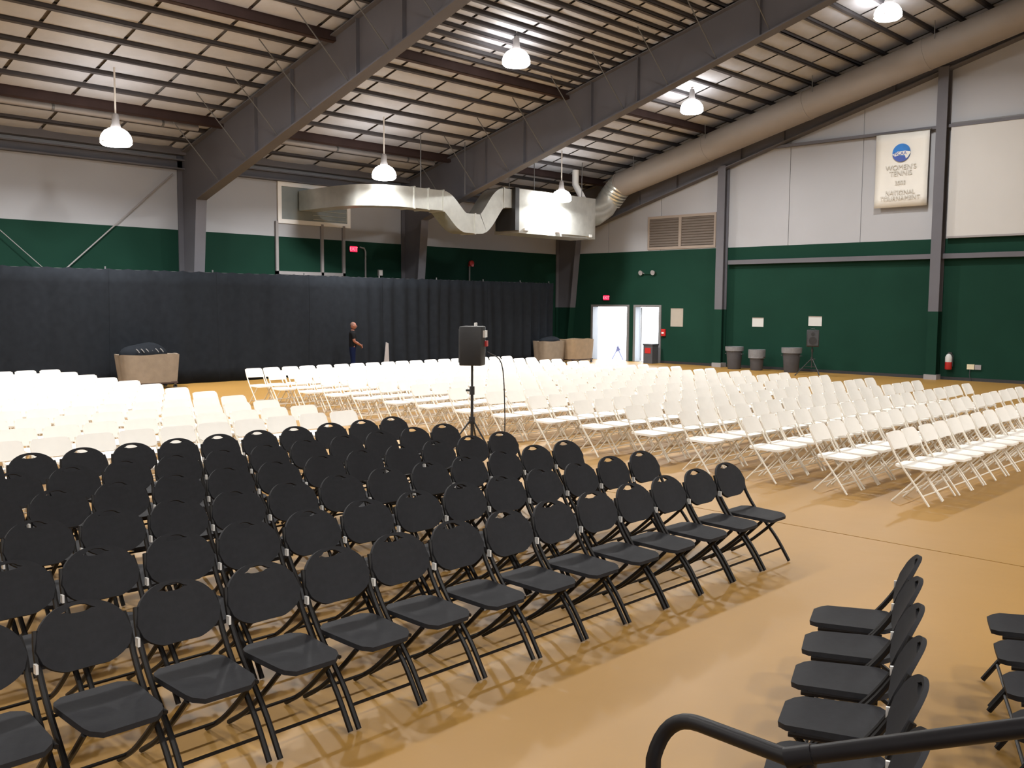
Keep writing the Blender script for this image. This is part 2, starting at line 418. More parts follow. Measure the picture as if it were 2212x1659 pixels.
# pipes under the deep purlin near the side wall
for (a, b, lab) in ((5.6, 13.35, 'long pale pipe hung under the roof beside the hanging lamp'), (14.3, 22.2, 'pale pipe hung under the roof before the duct')):
    t = thing('gas_pipe', lab, 'pipe', (-25.47, a, 7.22), group='pipes under the roof')
    MB().tube([(0, 0, 0), (0, b-a, 0)], .085, 12).build('pipe', M_PIPE, t, True)
    k = a+.9
    while k < b-.2:
        MB().tube([(0, k-a, .02), (0, k-a, .25)], .014, 6).build('hanger', M_ROD, t); 
        MB().tube([(0, k-a-.03, 0), (0, k-a+.03, 0)], .1, 12).build('clamp', M_ROD, t)
        k += 2.9

# ================================================================== DUCTS
# galvanised duct: starts at the louvre in the side wall, dips under the frame, ends in a box
DX, DW = -24.1, .34                                   # centre line and half width
t = thing('galvanised_duct', 'shiny galvanised air duct that dips in a U under the steel frame', 'air duct', (0, 0, 0))
def sweep(path, hw, hh, m, name):
    """rectangular section swept along path points; path lies in a vertical plane x=DX"""
    mb = MB(); n = len(path)
    for i, (y, z) in enumerate(path):
        a = path[max(i-1, 0)]; b = path[min(i+1, n-1)]
        dy, dz = b[0]-a[0], b[1]-a[1]; L = math.hypot(dy, dz); ny, nz = -dz/L, dy/L
        for sx, sv in ((-1, -1), (1, -1), (1, 1), (-1, 1)):
            mb.v.append((DX+sx*hw, y+ny*hh*sv, z+nz*hh*sv))
    for i in range(n-1):
        for k in range(4):
            a, b = i*4+k, i*4+(k+1) % 4; mb.f.append((a, b, b+4, a+4))
    mb.f.append((3, 2, 1, 0)); e = (n-1)*4; mb.f.append((e, e+1, e+2, e+3))
    return mb.build(name, m, t, True)
HH = .33
zc0 = 5.72
# elbow out of the wall (plan view curve)
mb = MB(); pts = []
RC = 1.30
pts.append((WX0+.1, 18.35))
for k in range(9):
    a = PI/2*k/8
    pts.append((DX-RC+RC*math.sin(a), 18.35+RC-RC*math.cos(a)))
pts.append((DX, 19.9))
for i, (x, y) in enumerate(pts):
    a = pts[max(i-1, 0)]; b = pts[min(i+1, len(pts)-1)]
    dx, dy = b[0]-a[0], b[1]-a[1]; L = math.hypot(dx, dy); nx, ny = -dy/L, dx/L
    for sv, sz in ((-1, -1), (1, -1), (1, 1), (-1, 1)): mb.v.append((x+nx*DW*sv, y+ny*DW*sv, zc0+sz*HH))
for i in range(len(pts)-1):
    for k in range(4):
        a, b = i*4+k, i*4+(k+1) % 4; mb.f.append((a, b, b+4, a+4))
mb.f.append((3, 2, 1, 0)); e = (len(pts)-1)*4; mb.f.append((e, e+1, e+2, e+3))
mb.build('elbow', M_GALV, t, True)
sweep([(19.9, zc0), (20.4, zc0), (21.15, zc0)], DW, HH, M_GALV, 'straight_section')
dip = []
for k in range(17):                                   # smooth drop, flat, smooth rise
    s = k/16; dip.append((21.15+1.05*s, zc0-.66*(s*s*(3-2*s))))
dip += [(22.45, zc0-.66), (22.75, zc0-.66)]
for k in range(1, 17):
    s = k/16; dip.append((22.85+1.15*s, zc0-.66+1.0*(s*s*(3-2*s))))
sweep(dip, DW, HH, M_GALV, 'dip')
sweep([(24.0, zc0+.34), (24.42, zc0+.34)], DW, HH, M_GALV, 'straight_section')
for y, z in ((19.9, zc0), (20.5, zc0), (21.15, zc0), (22.6, zc0-.66), (24.0, zc0+.34)):
    MB().box(DX-DW-.03, DX+DW+.03, y-.03, y+.03, z-HH-.03, z+HH+.03).build('flange_joint', M_GALV, t)
MB().box(DX-.5, DX+.5, 24.42, 24.62, 4.95, 6.45).build('collar', M_BLK, t)
bx = MB().box(DX-.75, DX+.50, 24.62, 28.9, 4.86, 6.42).mesh('fan_box'); bx.materials.append(M_GALV)
fan = put('fan_box', bx, None, t)
MB().box(DX+.50, DX+.57, 26.9, 28.7, 4.95, 5.75).build('access_panel', M_GALV, fan)
MB().box(DX+.50, DX+.565, 26.55, 26.80, 5.0, 5.09).build('sticker', M_PTAPE, fan)
MB().box(DX+.50, DX+.575, 24.85, 25.1, 4.96, 5.05).build('latch', M_CHROME, fan)
MB().box(DX+.50, DX+.575, 28.45, 28.62, 4.92, 5.02).build('latch', M_CHROME, fan)
for yy in (20.2, 22.15, 24.3, 25.6, 28.3):            # hanging rods
    zz = ztop(DX)+.1
    MB().tube([(DX+.30, yy, zc0+(.3 if yy < 24 else .6)), (DX+.30, yy, zz)], .016, 6).build('hanger_rod', M_ROD, t)
# flue and flex connection from the box to the round duct
tag(MB().tube([(DX+.15, 28.55, 6.42), (DX-.02, 28.6, 6.62), (DX-.3, 28.62, 7.0), (DX-.3, 28.62, ztop(DX-.3)-.01)], .13, 12).build('flue_pipe', M_WENAM, smooth=True), 'white bent flue pipe rising from the duct box', 'flue pipe')
t2 = thing('round_duct', 'long round grey-tan duct running up under the roof along the end wall', 'air duct', (0, 0, 0))
RY, RR = 30.28, .49
def zc(x): return 7.06+.255*(x+23.5)
x = -23.45; k = 0
ends = [-23.45, -19.5, -15.6, -11.7, -7.8, RIDGE]
for a, b in zip(ends, ends[1:]):
    MB().tube([(a, RY, zc(a)), (b, RY, zc(b))], RR, 28).build('duct_section', M_RDUCT, t2, True)
    MB().tube([(a-.05, RY, zc(a)-.0128), (a+.05, RY, zc(a)+.0128)], RR+.012, 28).build('joint_band', M_RDUCT, t2, True)
for a in (-22.5, -19.3, -15.2, -11.3, -7.3):          # straps to the roof
    MB().tube([(a, RY-.44, zc(a)+.22), (a, RY-.47, ztop(a)+.0)], .014, 6).build('strap', M_ROD, t2)
    MB().tube([(a, RY+.44, zc(a)+.22), (a, RY+.47, ztop(a)+.0)], .014, 6).build('strap', M_ROD, t2)
# transition with ribs
pp = [(-24.05, 28.9, 5.85), (-24.05, 29.4, 5.9), (-24.02, 29.95, 6.2), (-23.9, 30.22, 6.65), (-23.62, 30.28, 6.96), (-23.45, 30.28, 7.07)]
tr = MB().tube(pp, [.46, .47, .47, .47, .47, .48], 20).build('elbow', M_GALV, t2, True)
for i in range(6):
    s = i/5; q = (-23.95+.42*s, 30.2+.08*s, 6.5+.5*s)
    MB().tube([(q[0]-.02, q[1], q[2]-.025), (q[0]+.02, q[1], q[2]+.025)], .51, 20).build('rib', M_GALV, t2, True)

# ================================================================== LAMPS
def lamp_parts():
    globe = MB().lathe([(.09, .16), (.17, .135), (.265, .075), (.335, -.02), (.37, -.13), (.362, -.22), (.31, -.27), (.12, -.30), (.005, -.302)], 24, close=False).mesh('globe', True); globe.materials.append(M_LAMP)
    hous = MB().lathe([(.02, .50), (.06, .49), (.085, .42), (.09, .26), (.12, .18), (.12, .155), (.08, .15)], 20).mesh('ballast_housing', True); hous.materials.append(M_PIPE)
    ring = MB().tube([(.372*math.cos(a), .372*math.sin(a), -.20) for a in [2*PI*k/24 for k in range(25)]], .012, 6, cap=False).mesh('rim_ring', True); ring.materials.append(M_CHROME)
    return globe, hous, ring
LP = lamp_parts()
LAMP_DATA = bpy.data.lights.new('lamp_light', 'AREA'); LAMP_DATA.shape = 'DISK'; LAMP_DATA.size = .55; LAMP_DATA.energy = LAMP_W; LAMP_DATA.spread = R(165); LAMP_DATA.color = (1.0, .98, .945)
NOFF = [0]
def high_bay(x, y, z, label):
    t = thing('high_bay_lamp', label, 'lamp', (x, y, z), group='hanging lamps under the roof')
    off = not seen((x, y, z-.1), 40)
    NOFF[0] += off; sfx = '_%02d_offscreen' % NOFF[0] if off else ''
    put('globe'+sfx, LP[0], None, t); put('ballast_housing', LP[1], None, t); put('rim_ring', LP[2], None, t)
    MB().tube([(0, 0, .48), (0, 0, ztop(x)+.14-z)], .022, 6).build('hanging_stem', M_WENAM, t)
    l = bpy.data.objects.new('lamp_light'+sfx, LAMP_DATA); COL.objects.link(l); l.parent = t; l.location = (0, 0, -.315)
vl = {(0, 3): 'lit hanging lamp over the white chairs, near the black cart', (0, 4): 'lit hanging lamp right before the galvanised duct', (0, 5): 'lit hanging lamp in front of the duct box',
      (1, 4): 'lit hanging lamp high between the two tapered steel frames', (1, 5): 'lit hanging lamp close beside the sloping round duct, lower one', (2, 5): 'lit hanging lamp highest up beside the sloping round duct'}
for i, (lx, lz) in enumerate(((-23.2, 6.35), (-17.63, 8.80), (-11.3, 10.50), (3.9, 10.5), (10.2, 8.8), (15.8, 6.35))):
    for j in range(6):
        ly = 10.03+8.2*(j-3)
        high_bay(lx, ly, lz, vl.get((i, j), 'lit hanging lamp, %s line from the side wall, %s from the near wall' % (ORD[i], ORD[j])))

# ================================================================== CHAIRS
def smooth_path(P, n=4):
    """Catmull-Rom through P"""
    P = [Vector(p) for p in P]; Q = [P[0]*2-P[1]]+P+[P[-1]*2-P[-2]]; out = []
    for i in range(1, len(Q)-2):
        for k in range(n):
            s = k/n; a, b, c, d = Q[i-1], Q[i], Q[i+1], Q[i+2]
            out.append(.5*((2*b)+(c-a)*s+(2*a-5*b+4*c-d)*s*s+(3*b-a-3*c+d)*s**3))
    out.append(P[-1]); return out
def solid_sheet(cols, th, name, m):
    """cols: list of strips (lists of columns of points) -> thickened bmesh"""
    bm = bmesh.new()
    for strip in cols:
        V = [[bm.verts.new(p) for p in c] for c in strip]
        for a, b in zip(V, V[1:]):
            for k in range(len(a)-1):
                try: bm.faces.new((a[k], b[k], b[k+1], a[k+1]))
                except ValueError: pass
    bmesh.ops.remove_doubles(bm, verts=bm.verts, dist=1e-4)
    bmesh.ops.recalc_face_normals(bm, faces=bm.faces)
    bmesh.ops.solidify(bm, geom=list(bm.faces), thickness=th)
    bmesh.ops.recalc_face_normals(bm, faces=bm.faces)
    for f in bm.faces: f.smooth = True
    for e in bm.edges:
        if len(e.link_faces) == 2 and e.calc_face_angle(0) > R(50): e.smooth = False
    me = bpy.data.meshes.new(name); bm.to_mesh(me); bm.free(); me.materials.append(m); return me
SH = .28                                              # local origin lies .28 behind the front feet
def black_chair_parts():
    xb = lambda z: SH + (-.36-(z-.45)*.70 if z < .59 else -.458-(z-.59)*.42)
    parts = []
    # fan shaped back with a hand slot
    N = 22; A, ZC, B = .224, .718, .145
    body, rim = [], []
    for i in range(N+1):
        y = -A+2*A*i/N; q = max(0, 1-(abs(y)/A)**2.3); h = q**.5
        zl = ZC-.02-(B-.022)*min(1, h*1.08); zt = ZC-.02+(B+.022)*h
        hc = zl+(zt-zl)*.885; hol = .018*math.sqrt(max(0, 1-(y/.062)**2)) if abs(y) < .062 else 0
        curve = -.030*(1-(y/A)**2)
        f = lambda z: (xb(z)+curve+.028, y, z)
        body.append([f(zl+(hc-hol-zl)*k/5) for k in range(6)]); rim.append([f(hc+hol+(zt-hc-hol)*k/2) for k in range(3)])
    parts.append(('backrest', solid_sheet([body, rim], .020, 'backrest', M_BPLA)))
    # seat: rounded pan with a dished centre
    st = []
    for i in range(13):
        u = i/12; x = SH-.45+.455*u
        hw = .195*(1-.10*u) * (1-(max(0, abs(u-.5)-.34)/.16)**2*.32)
        st.append([(x, hw*(2*k/8-1), .452-.016*math.sin(PI*u)*(1-(2*k/8-1)**2)-.012*(u > .85)*(u-.85)/.15+.012*(1-u)) for k in range(9)])
    parts.append(('seat', solid_sheet([st], .026, 'seat', M_BSEAT)))
    for s in (-1, 1):
        p = smooth_path([(SH, s*.216, .012), (SH-.12, s*.216, .19), (SH-.24, s*.216, .325), (SH-.36, s*.216, .45), (SH-.455, s*.217, .585), (SH-.50, s*.217, .69), (SH-.535, s*.205, .775)], 3)
        parts.append(('leg', put_mesh(MB().tube(p,   .0155, 7, flat=1.0), 'leg', M_BTUB)))
        p = smooth_path([(SH-.07, s*.175, .425), (SH-.22, s*.178, .275), (SH-.40, s*.18, .12), (SH-.57, s*.18, .012)], 3)
        parts.append(('leg', put_mesh(MB().tube(p, .0145, 7), 'leg', M_BTUB)))
        parts.append(('hinge_clip', put_mesh(MB().box(SH-.475, SH-.445, s*.2325-.006, s*.2325+.006, .60, .645), 'hinge_clip', M_CHROME)) if s < 0 else
                     ('side_bar', put_mesh(MB().tube([(SH-.40, .19, .425), (SH-.05, .185, .418)], .012, 6), 'side_bar', M_BTUB)))
    parts.append(('crossbar', put_mesh(MB().tube([(SH-.075, -.216, .12), (SH-.075, .216, .12)], .010, 6), 'crossbar', M_BTUB)))
    parts.append(('crossbar', put_mesh(MB().tube([(SH-.47, -.18, .075), (SH-.47, .18, .075)], .010, 6), 'crossbar', M_BTUB)))
    return parts
def put_mesh(mb, name, m):
    me = mb.mesh(name, True); me.materials.append(m); return me
def white_chair_parts():
    xb = lambda z: SH-.46-(z-.66)*.5
    parts = []; N = 14; A = .213; body = []
    for i in range(N+1):
        y = -A+2*A*i/N; e = max(0, (abs(y)-(A-.05))/.05); cut = .05*(1-math.sqrt(max(0, 1-e*e)))
        zl, zt = .625+cut*.5, .82-cut
        body.append([(xb(zl+(zt-zl)*k/4)+.020-.028*(1-(y/A)**2), y, zl+(zt-zl)*k/4) for k in range(5)])
    parts.append(('backrest', solid_sheet([body], .018, 'backrest', M_WPLA)))
    st = []
    for i in range(11):
        u = i/10; x = SH-.43+.44*u; hw = .20*(1-.06*u)*(1-(max(0, abs(u-.5)-.36)/.14)**2*.28)
        st.append([(x, hw*(2*k/8-1), .448-.014*math.sin(PI*u)*(1-(2*k/8-1)**2)+.012*(1-u)) for k in range(9)])
    parts.append(('seat', solid_sheet([st], .028, 'seat', M_WPLA)))
    for s in (-1, 1):
        p = smooth_path([(SH, s*.205, .012), (SH-.20, s*.205, .28), (SH-.37, s*.205, .50), (SH-.46, s*.205, .655), (SH-.53, s*.20, .80)], 3)
        parts.append(('leg', put_mesh(MB().tube(p, .0125, 6), 'leg', M_WTUB)))
        p = smooth_path([(SH-.06, s*.172, .425), (SH-.26, s*.175, .21), (SH-.45, s*.175, .012)], 2)
        parts.append(('leg', put_mesh(MB().tube(p, .0115, 6), 'leg', M_WTUB)))
    parts.append(('crossbar', put_mesh(MB().tube([(SH-.085, -.205, .12), (SH-.085, .205, .12)], .009, 6), 'crossbar', M_WTUB)))
    parts.append(('crossbar', put_mesh(MB().tube([(SH-.36, -.175, .105), (SH-.36, .175, .105)], .009, 6), 'crossbar', M_WTUB)))
    return parts
BC, WC = black_chair_parts(), white_chair_parts()
def chair(parts, x, y, rz, label, group):
    t = thing('folding_chair', label, 'chair', (x, y, 0), rz, group)
    for n, me in parts:
        o = bpy.data.objects.new(n, me); COL.objects.link(o); o.parent = t
PITCHY = .484
jit = lambda a: random.uniform(-a, a)
# black block: six rows facing +X
for r in range(6):
    fx = -4.02-.975*r
    for c in range(22):
        y = 7.540-PITCHY*c
        if not seen((fx-.28, y, .45), 110): continue
        chair(BC, fx-SH+jit(.012), y+jit(.003), jit(R(.5)), 'black fan-back folding chair, %s row of the black block, %s seat from the aisle' % ('front' if r == 0 else ORD[r], ORD[c]), 'black audience chairs')
# white blocks
wl = []
for r in range(12):
    fx = -10.2-.975*r
    for c in range(20):
        y = 7.68-PITCHY*c
        if seen((fx-.28, y, .6), 55):
            wl.append((pix((fx-.28, y, .5))[2], fx-SH, y, 'white folding chair, %s row behind the black block, %s seat from the aisle' % (ORD[r], ORD[c]), 'white chairs behind the black block'))
for r in range(16):
    fx = -4.02-.972*r
    for c in range(18):
        y = 11.25+.4825*c
        if seen((fx-.28, y, .6), 55):
            wl.append((pix((fx-.28, y, .5))[2], fx-SH, y, 'white folding chair across the aisle, %s row, %s seat from the aisle' % ('front' if r == 0 else ORD[r], ORD[c]), 'white chairs across the aisle'))
wl.sort()
stuff = []
for i, (d, x, y, lab, grp) in enumerate(wl):
    if i < 300: chair(WC, x+jit(.02), y+jit(.010), jit(R(1.3)), lab, grp)
    else: stuff.append((x, y))
bm = bmesh.new(); tmp = bmesh.new()
for n, me in WC: tmp.from_mesh(me)
far_me = bpy.data.meshes.new('far_white_chairs')
V0 = [v.co.copy() for v in tmp.verts]; tmp.verts.index_update(); F0 = [([v.index for v in f.verts], f.smooth) for f in tmp.faces]; tmp.free(); bm.free()
vv, ff = [], []
for x, y in stuff:
    n = len(vv); dx, dy = jit(.02), jit(.012)
    vv += [(c.x+x+dx, c.y+y+dy, c.z) for c in V0]; ff += [tuple(n+i for i in f) for f, _ in F0]
if vv:
    far_me.from_pydata(vv, [], ff)
    for p in far_me.polygons: p.use_smooth = True
    o = put('folding_chairs', far_me, M_WPLA); tag(o, 'white folding chairs of the rearmost rows near the drapes', 'chairs'); o['kind'] = 'stuff'
# two slanted rows of black chairs facing the audience, right behind the railing
dirv = Vector((.372, -.928)); face = math.atan2(-.372, -.928)
names = ['first', 'second', 'third', 'fourth', 'fifth', 'sixth', 'seventh']
for k in range(7):
    sx, sy = -2.37+.182*k, 5.37-.462*k               # seat centres
    a = face+jit(R(2)); off = .055                     # seat centre sits .055 ahead of the local origin
    chair(BC, sx-math.cos(a)*off, sy-math.sin(a)*off, a, 'black folding chair, %s from the far end of the slanted row by the railing' % names[k], 'slanted row of black chairs')
for k in range(4):
    sx, sy = -1.56+.182*k, 5.99-.462*k
    a = face+jit(R(2)); off = .055
    chair(BC, sx-math.cos(a)*off, sy-math.sin(a)*off, a, 'black folding chair, %s from the far end of the rear slanted row' % names[k], 'rear slanted row of black chairs')

# ================================================================== DRAPES
CX, CZ = -25.2, 3.18
edges_y = [4.4, 7.5, 10.6, 13.7, 16.8, 19.75, 22.3, 24.6, 26.6, 28.25]
nd = len(edges_y)-1
for i, (a, b) in enumerate(zip(edges_y, edges_y[1:])):
    mb = MB(); n = 90; nz = 8; ph = random.uniform(0, 6); fr = random.uniform(10, 14) if i < 5 else random.uniform(20, 26); amp = .034 if i < 5 else .055
    for k in range(n+1):
        s = k/n; y = a+(b-a)*s
        for j in range(nz+1):
            h = j/nz; z = .02+(CZ-.02)*h
            e = min(1, max(0, (y-17)/4)); am = .042+.020*e
            w = am*(1.05-.55*h)*(math.sin(5.2*y+1.1*math.sin(y*.9)+.35*math.sin(3*h))*(1-e)+e*math.sin(12.0*y+.8*math.sin(y*2.3))+.45*math.sin(9.7*y+2*math.sin(1.3*y)))
            sag = -.03*abs(math.sin(PI*s*6))*(h > .99)
            mb.v.append((CX+w+.02*math.sin(4*h+y), y, z+sag))
    for k in range(n):
        for j in range(nz):
            q = k*(nz+1)+j; mb.f.append((q, q+nz+1, q+nz+2, q+1))
    me = mb.mesh('drape', True); bm = bmesh.new(); bm.from_mesh(me)
    bmesh.ops.solidify(bm, geom=list(bm.faces), thickness=.006); bm.to_mesh(me); bm.free()
    for p in me.polygons: p.use_smooth = True
    tag(put('drape', me, M_CURT), 'tall black drape panel, %s from the corner by the doors' % ORD[nd-1-i], 'drape', 'black drapes on pipes')
t = thing('drape_pipe', 'thin pipe frame that carries the black drapes', 'pipe frame', (CX-.22, 0, 0))
MB().tube([(.062, edges_y[0], CZ-.04), (.062, edges_y[-1], CZ-.04)], .022, 8).build('crossbar', M_ROD, t)
for y in edges_y:
    MB().tube([(0, y, 0), (0, y, CZ+.06)], .022, 8).build('upright', M_ROD, t); MB().box(-.22, .0, y-.22, y+.22, 0, .015).build('foot_plate', M_ROD, t)
tag(MB().prism([(19.62, 0), (19.88, 0), (19.84, .98), (19.74, 1.02)], 'x', CX+.13, CX+.155).build('board', M_PIPE), 'narrow pale grey board leaning upright at the drape gap beside the man', 'board')

# ================================================================== THINGS ON THE SIDE WALL
wx = WX0
win = struct(MB().box(wx, wx+.07, 17.22, 17.36, 4.94, 6.30).box(wx, wx+.07, 20.0, 20.14, 4.94, 6.30).box(wx, wx+.07, 17.36, 20.0, 4.94, 5.08).box(wx, wx+.07, 17.36, 20.0, 6.16, 6.30).build('window_1', M_WENAM), 'white framed louvre opening high on the side wall behind the duct')
MB().box(wx+.005, wx+.02, 17.36, 20.0, 5.08, 6.16).build('pane', M_GLASS, win)
for k in range(7): MB().box(wx+.02, wx+.05, 18.6, 20.0, 5.14+.145*k, 5.16+.145*k).build('louvre_blade', M_GALV, win)
t = thing('conduit_rack', 'white square conduit frame on the green band below the louvre', 'conduit', (wx+.05, 0, 0))
for y in (17.17, 18.95, 19.85): MB().box(-.05, .03, y-.05, y+.05, 1.2, 5.0).build('upright', M_PIPE, t)
MB().box(-.05, .03, 17.12, 19.9, 3.25, 3.36).build('rail', M_PIPE, t)
def exit_sign(loc, rz, lab):
    t = thing('exit_sign', lab, 'exit sign', loc, rz, 'lit exit signs')        # local -Y faces the room
    MB().box(-.17, .17, 0, .05, -.11, .11).build('housing', M_BLK, t)
    MB().box(-.155, .155, -.004, 0, -.095, .095).build('face', M_EXIT, t)
    me = text_mesh('EXIT', .17, extrude=.003); o = put('lettering', me, M_EXITL, t, (0, -.006, 0)); o.rotation_euler = (R(90), 0, 0)
exit_sign((wx+.06, 20.27, 4.22), R(90), 'red lit exit sign on the side wall above the drapes')
exit_sign((-24.98, WY1-.06, 2.62), 0, 'red lit exit sign above the wide open doorway')
tag(MB().tube([(wx+.04, 20.55, 4.30), (wx+.04, 20.74, 4.27), (wx+.04, 20.80, 4.15), (wx+.04, 20.80, 1.0)], .03, 8).build('conduit', M_PIPE, smooth=True), 'bent grey conduit beside the exit sign above the drapes', 'conduit')
t = thing('alarm_post', 'red fire bell on a thin grey conduit above the drapes', 'fire bell', (wx+.008, 25.97, 0))
MB().tube([(.04, -.06, 1), (.04, -.06, 3.82)], .03, 8).build('conduit', M_PIPE, t); MB().tube([(.012, .03, 3.92), (.09, .03, 3.92), (.12, .03, 3.92)], [.12, .12, .06], 16).build('bell', M_RED, t, True)
MB().box(0, .06, -.1, .16, 3.80, 3.86).build('bracket', M_RED, t)
t = thing('wall_box', 'small pale junction box just above the drapes by the steel frame', 'junction box', (wx, 21.46, 3.42))
MB().box(0, .08, -.09, .09, -.11, .11).build('body', M_PIPE, t); MB().box(.08, .09, -.07, .07, -.09, .09).build('cover', M_WENAM, t)

# ================================================================== THINGS ON THE END WALL
WY = WY1
# vent
t = thing('wall_vent', 'wide brown louvred vent in two bays on the white end wall', 'vent', (-21.33, WY, 5.20))
MB().box(-1.58, 1.58, -.05, 0, -.66, -.56).box(-1.58, 1.58, -.05, 0, .56, .66).box(-1.58, -1.50, -.05, 0, -.56, .56).box(1.50, 1.58, -.05, 0, -.56, .56).build('frame', M_VENTF, t)
MB().box(-.10, .02, -.055, 0, -.56, .56).build('mullion', M_VENTF, t)
for a, b in ((-1.5, -.10), (.02, 1.5)):
    MB().box(a, b, -.008, 0, -.56, .56).build('backing', M_VENT, t)
    for k in range(11):
        z = -.53+.103*k
        MB().prism([(-.045, z), (-.012, z+.075), (-.008, z+.072), (-.041, z-.003)], 'x', a, b).build('louvre_blade', M_VENT, t)
# banner
t = thing('championship_banner', 'white hanging banner with a round blue logo and grey lettering', 'banner', (-12.72, WY-.20, 0))
me = MB()
for i in range(9):
    for j in range(9):
        u, v = i/8, j/8; me.v.append((-.86+1.72*u, .012*math.sin(5*v+3*u), 5.58+2.40*v))
for i in range(8):
    for j in range(8):
        q = i*9+j; me.f.append((q, q+9, q+10, q+1))
m_ = me.mesh('cloth', True); bm = bmesh.new(); bm.from_mesh(m_); bmesh.ops.solidify(bm, geom=list(bm.faces), thickness=.02); bm.to_mesh(m_); bm.free()
put('cloth', m_, M_BANNER, t)
MB().tube([(-.92, .0, 7.98), (.92, .0, 7.98)], .025, 8).build('top_rod', M_ROD, t)
MB().tube([(-.5, 0, 7.98), (-.5, .14, 8.02)], .01, 6).build('hook', M_ROD, t); MB().tube([(.5, 0, 7.98), (.5, .14, 8.02)], .01, 6).build('hook', M_ROD, t)
lg = MB(); cz = 7.32; rr_ = .29
lg.tube([(0, -.050, cz), (0, -.030, cz)], rr_, 36)
logo = lg.build('logo_disc', M_BLUE, t)
# lower deep-blue half and white swoosh with wordmark
pts = [(rr_*math.cos(a), cz+rr_*math.sin(a)) for a in [PI+R(8)+(PI-R(40))*k/20 for k in range(21)]]
MB().prism(pts, 'y', -.056, -.049).build('lower_half', M_BLUED, logo)
MB().prism([(-.285, cz-.04), (-.1, cz+.045), (.12, cz+.05), (.285, cz+.02), (.30, cz-.03), (.22, cz-.16), (.16, cz-.2), (.12, cz-.09), (-.05, cz-.075), (-.2, cz-.11)], 'y', -.060, -.055).build('swoosh', M_BANNER, logo)
o = put('lettering', text_mesh('NCAA', .15), M_BLUED, logo, (-.03, -.064, cz-.025)); o.rotation_euler = (R(90), 0, 0)
for s, sz, z in (("WOMEN'S", .22, 6.85), ('TENNIS', .22, 6.66), ('2003', .18, 6.36), ('NATIONAL', .19, 6.05), ('TOURNAMENT', .19, 5.87)):
    o = put('lettering', text_mesh(s, sz), M_TEXT, t, (0, -.036, z)); o.rotation_euler = (R(90), 0, 0)
# white screen
t = thing('wall_screen', 'large white screen hung on the end wall beyond the banner', 'screen', (-7.9, WY-.12, 0))
MB().box(-3.32, 3.3, -.02, .02, 4.56, 8.02).build('sheet', M_SCREEN, t)
MB().box(-3.32, 3.3, -.035, .035, 8.02, 8.10).build('top_batten', M_ROD, t); MB().box(-3.32, 3.3, -.035, .035, 4.50, 4.56).build('bottom_batten', M_PIPE, t)
MB().prism([(-.90, 5.55), (-.72, 5.60), (-.60, 5.78), (-.42, 6.30), (-.30, 6.3), (-.40, 5.7), (-.62, 5.45), (-.86, 5.45)], 'y', -.028, -.02).build('print_mark', M_INK, t)
# emergency light heads
t = thing('emergency_light', 'pair of grey emergency lamp heads on the green wall above the doors', 'emergency light', (-22.88, WY, 3.62))
MB().box(-.16, .16, -.06, 0, -.06, .04).build('battery_case', M_GREEN, t)
for s in (-1, 1):
    h = MB().tube([(s*.30, -.14, 0), (s*.30, -.03, .02)], [.10, .055], 14).build('lamp_head', M_PIPE, t, True); MB().tube([(s*.16, -.04, -.02), (s*.30, -.04, .0)], .015, 6).build('arm', M_PIPE, h)
def sheet(name, x, z, w, h, m, lab, cat, marks=0, grp=None):
    t = thing(name, lab, cat, (x, WY-.004, z), group=grp)
    MB().box(-w/2, w/2, -.012, 0, -h/2, h/2).build('sheet', m, t)
    MB().box(-w/2, w/2, -.016, -.012, h/2-.03, h/2).build('tape', M_VENTF, t)
    return t
sheet('poster', -21.45, 1.84, .58, .72, M_POSTER, 'cream poster on the green wall beside the narrow doorway', 'poster')
sheet('paper_sign', -17.87, 1.72, .46, .34, M_PAPER, 'white paper taped to the green wall above the trash cans', 'paper sign')
sheet('paper_sign', -15.62, 1.80, .50, .34, M_PAPER, 'white paper taped to the green wall above the second speaker', 'paper sign')
t = thing('fire_alarm', 'small red fire alarm pull box beside the narrow doorway', 'fire alarm', (-22.05, WY, 1.22))
MB().box(-.09, .09, -.09, 0, -.13, .15).build('body', M_RED, t); MB().box(-.05, .05, -.11, -.09, -.03, .03).build('handle', M_WENAM, t)
# fire extinguisher hung on the wall
t = thing('fire_extinguisher', 'red and white fire extinguisher hung beside the end-wall post', 'fire extinguisher', (-10.98, WY-.14, .34))
MB().lathe([(.09, 0), (.105, .02), (.105, .24)], 16).build('cylinder', M_RED, t, True); MB().lathe([(.105, .24), (.105, .40), (.07, .47), (.03, .50)], 16).build('label_band', M_PAPER, t, True)
MB().box(-.02, .10, -.02, .02, .50, .55).build('valve_handle', M_BLK, t); MB().tube([(.05, 0, .52), (.13, 0, .45), (.12, 0, .1)], .014, 6).build('hose', M_BLK, t, True)
MB().box(-.05, .05, .09, .14, .1, .4).build('bracket', M_BLK, t)
t = thing('wall_outlet', 'cream and grey double wall outlet low on the green wall', 'outlet', (-10.25, WY, .45))
MB().box(-.20, .02, -.05, 0, -.08, .08).build('socket_cover', M_YELL, t); MB().box(.04, .22, -.05, 0, -.08, .07).build('cable_box', M_PIPE, t)
MB().tube([(-.1, -.05, -.08), (-.1, -.08, -.25), (-.05, -.1, -.44)], .012, 6).build('cable', M_BLK, t, True)

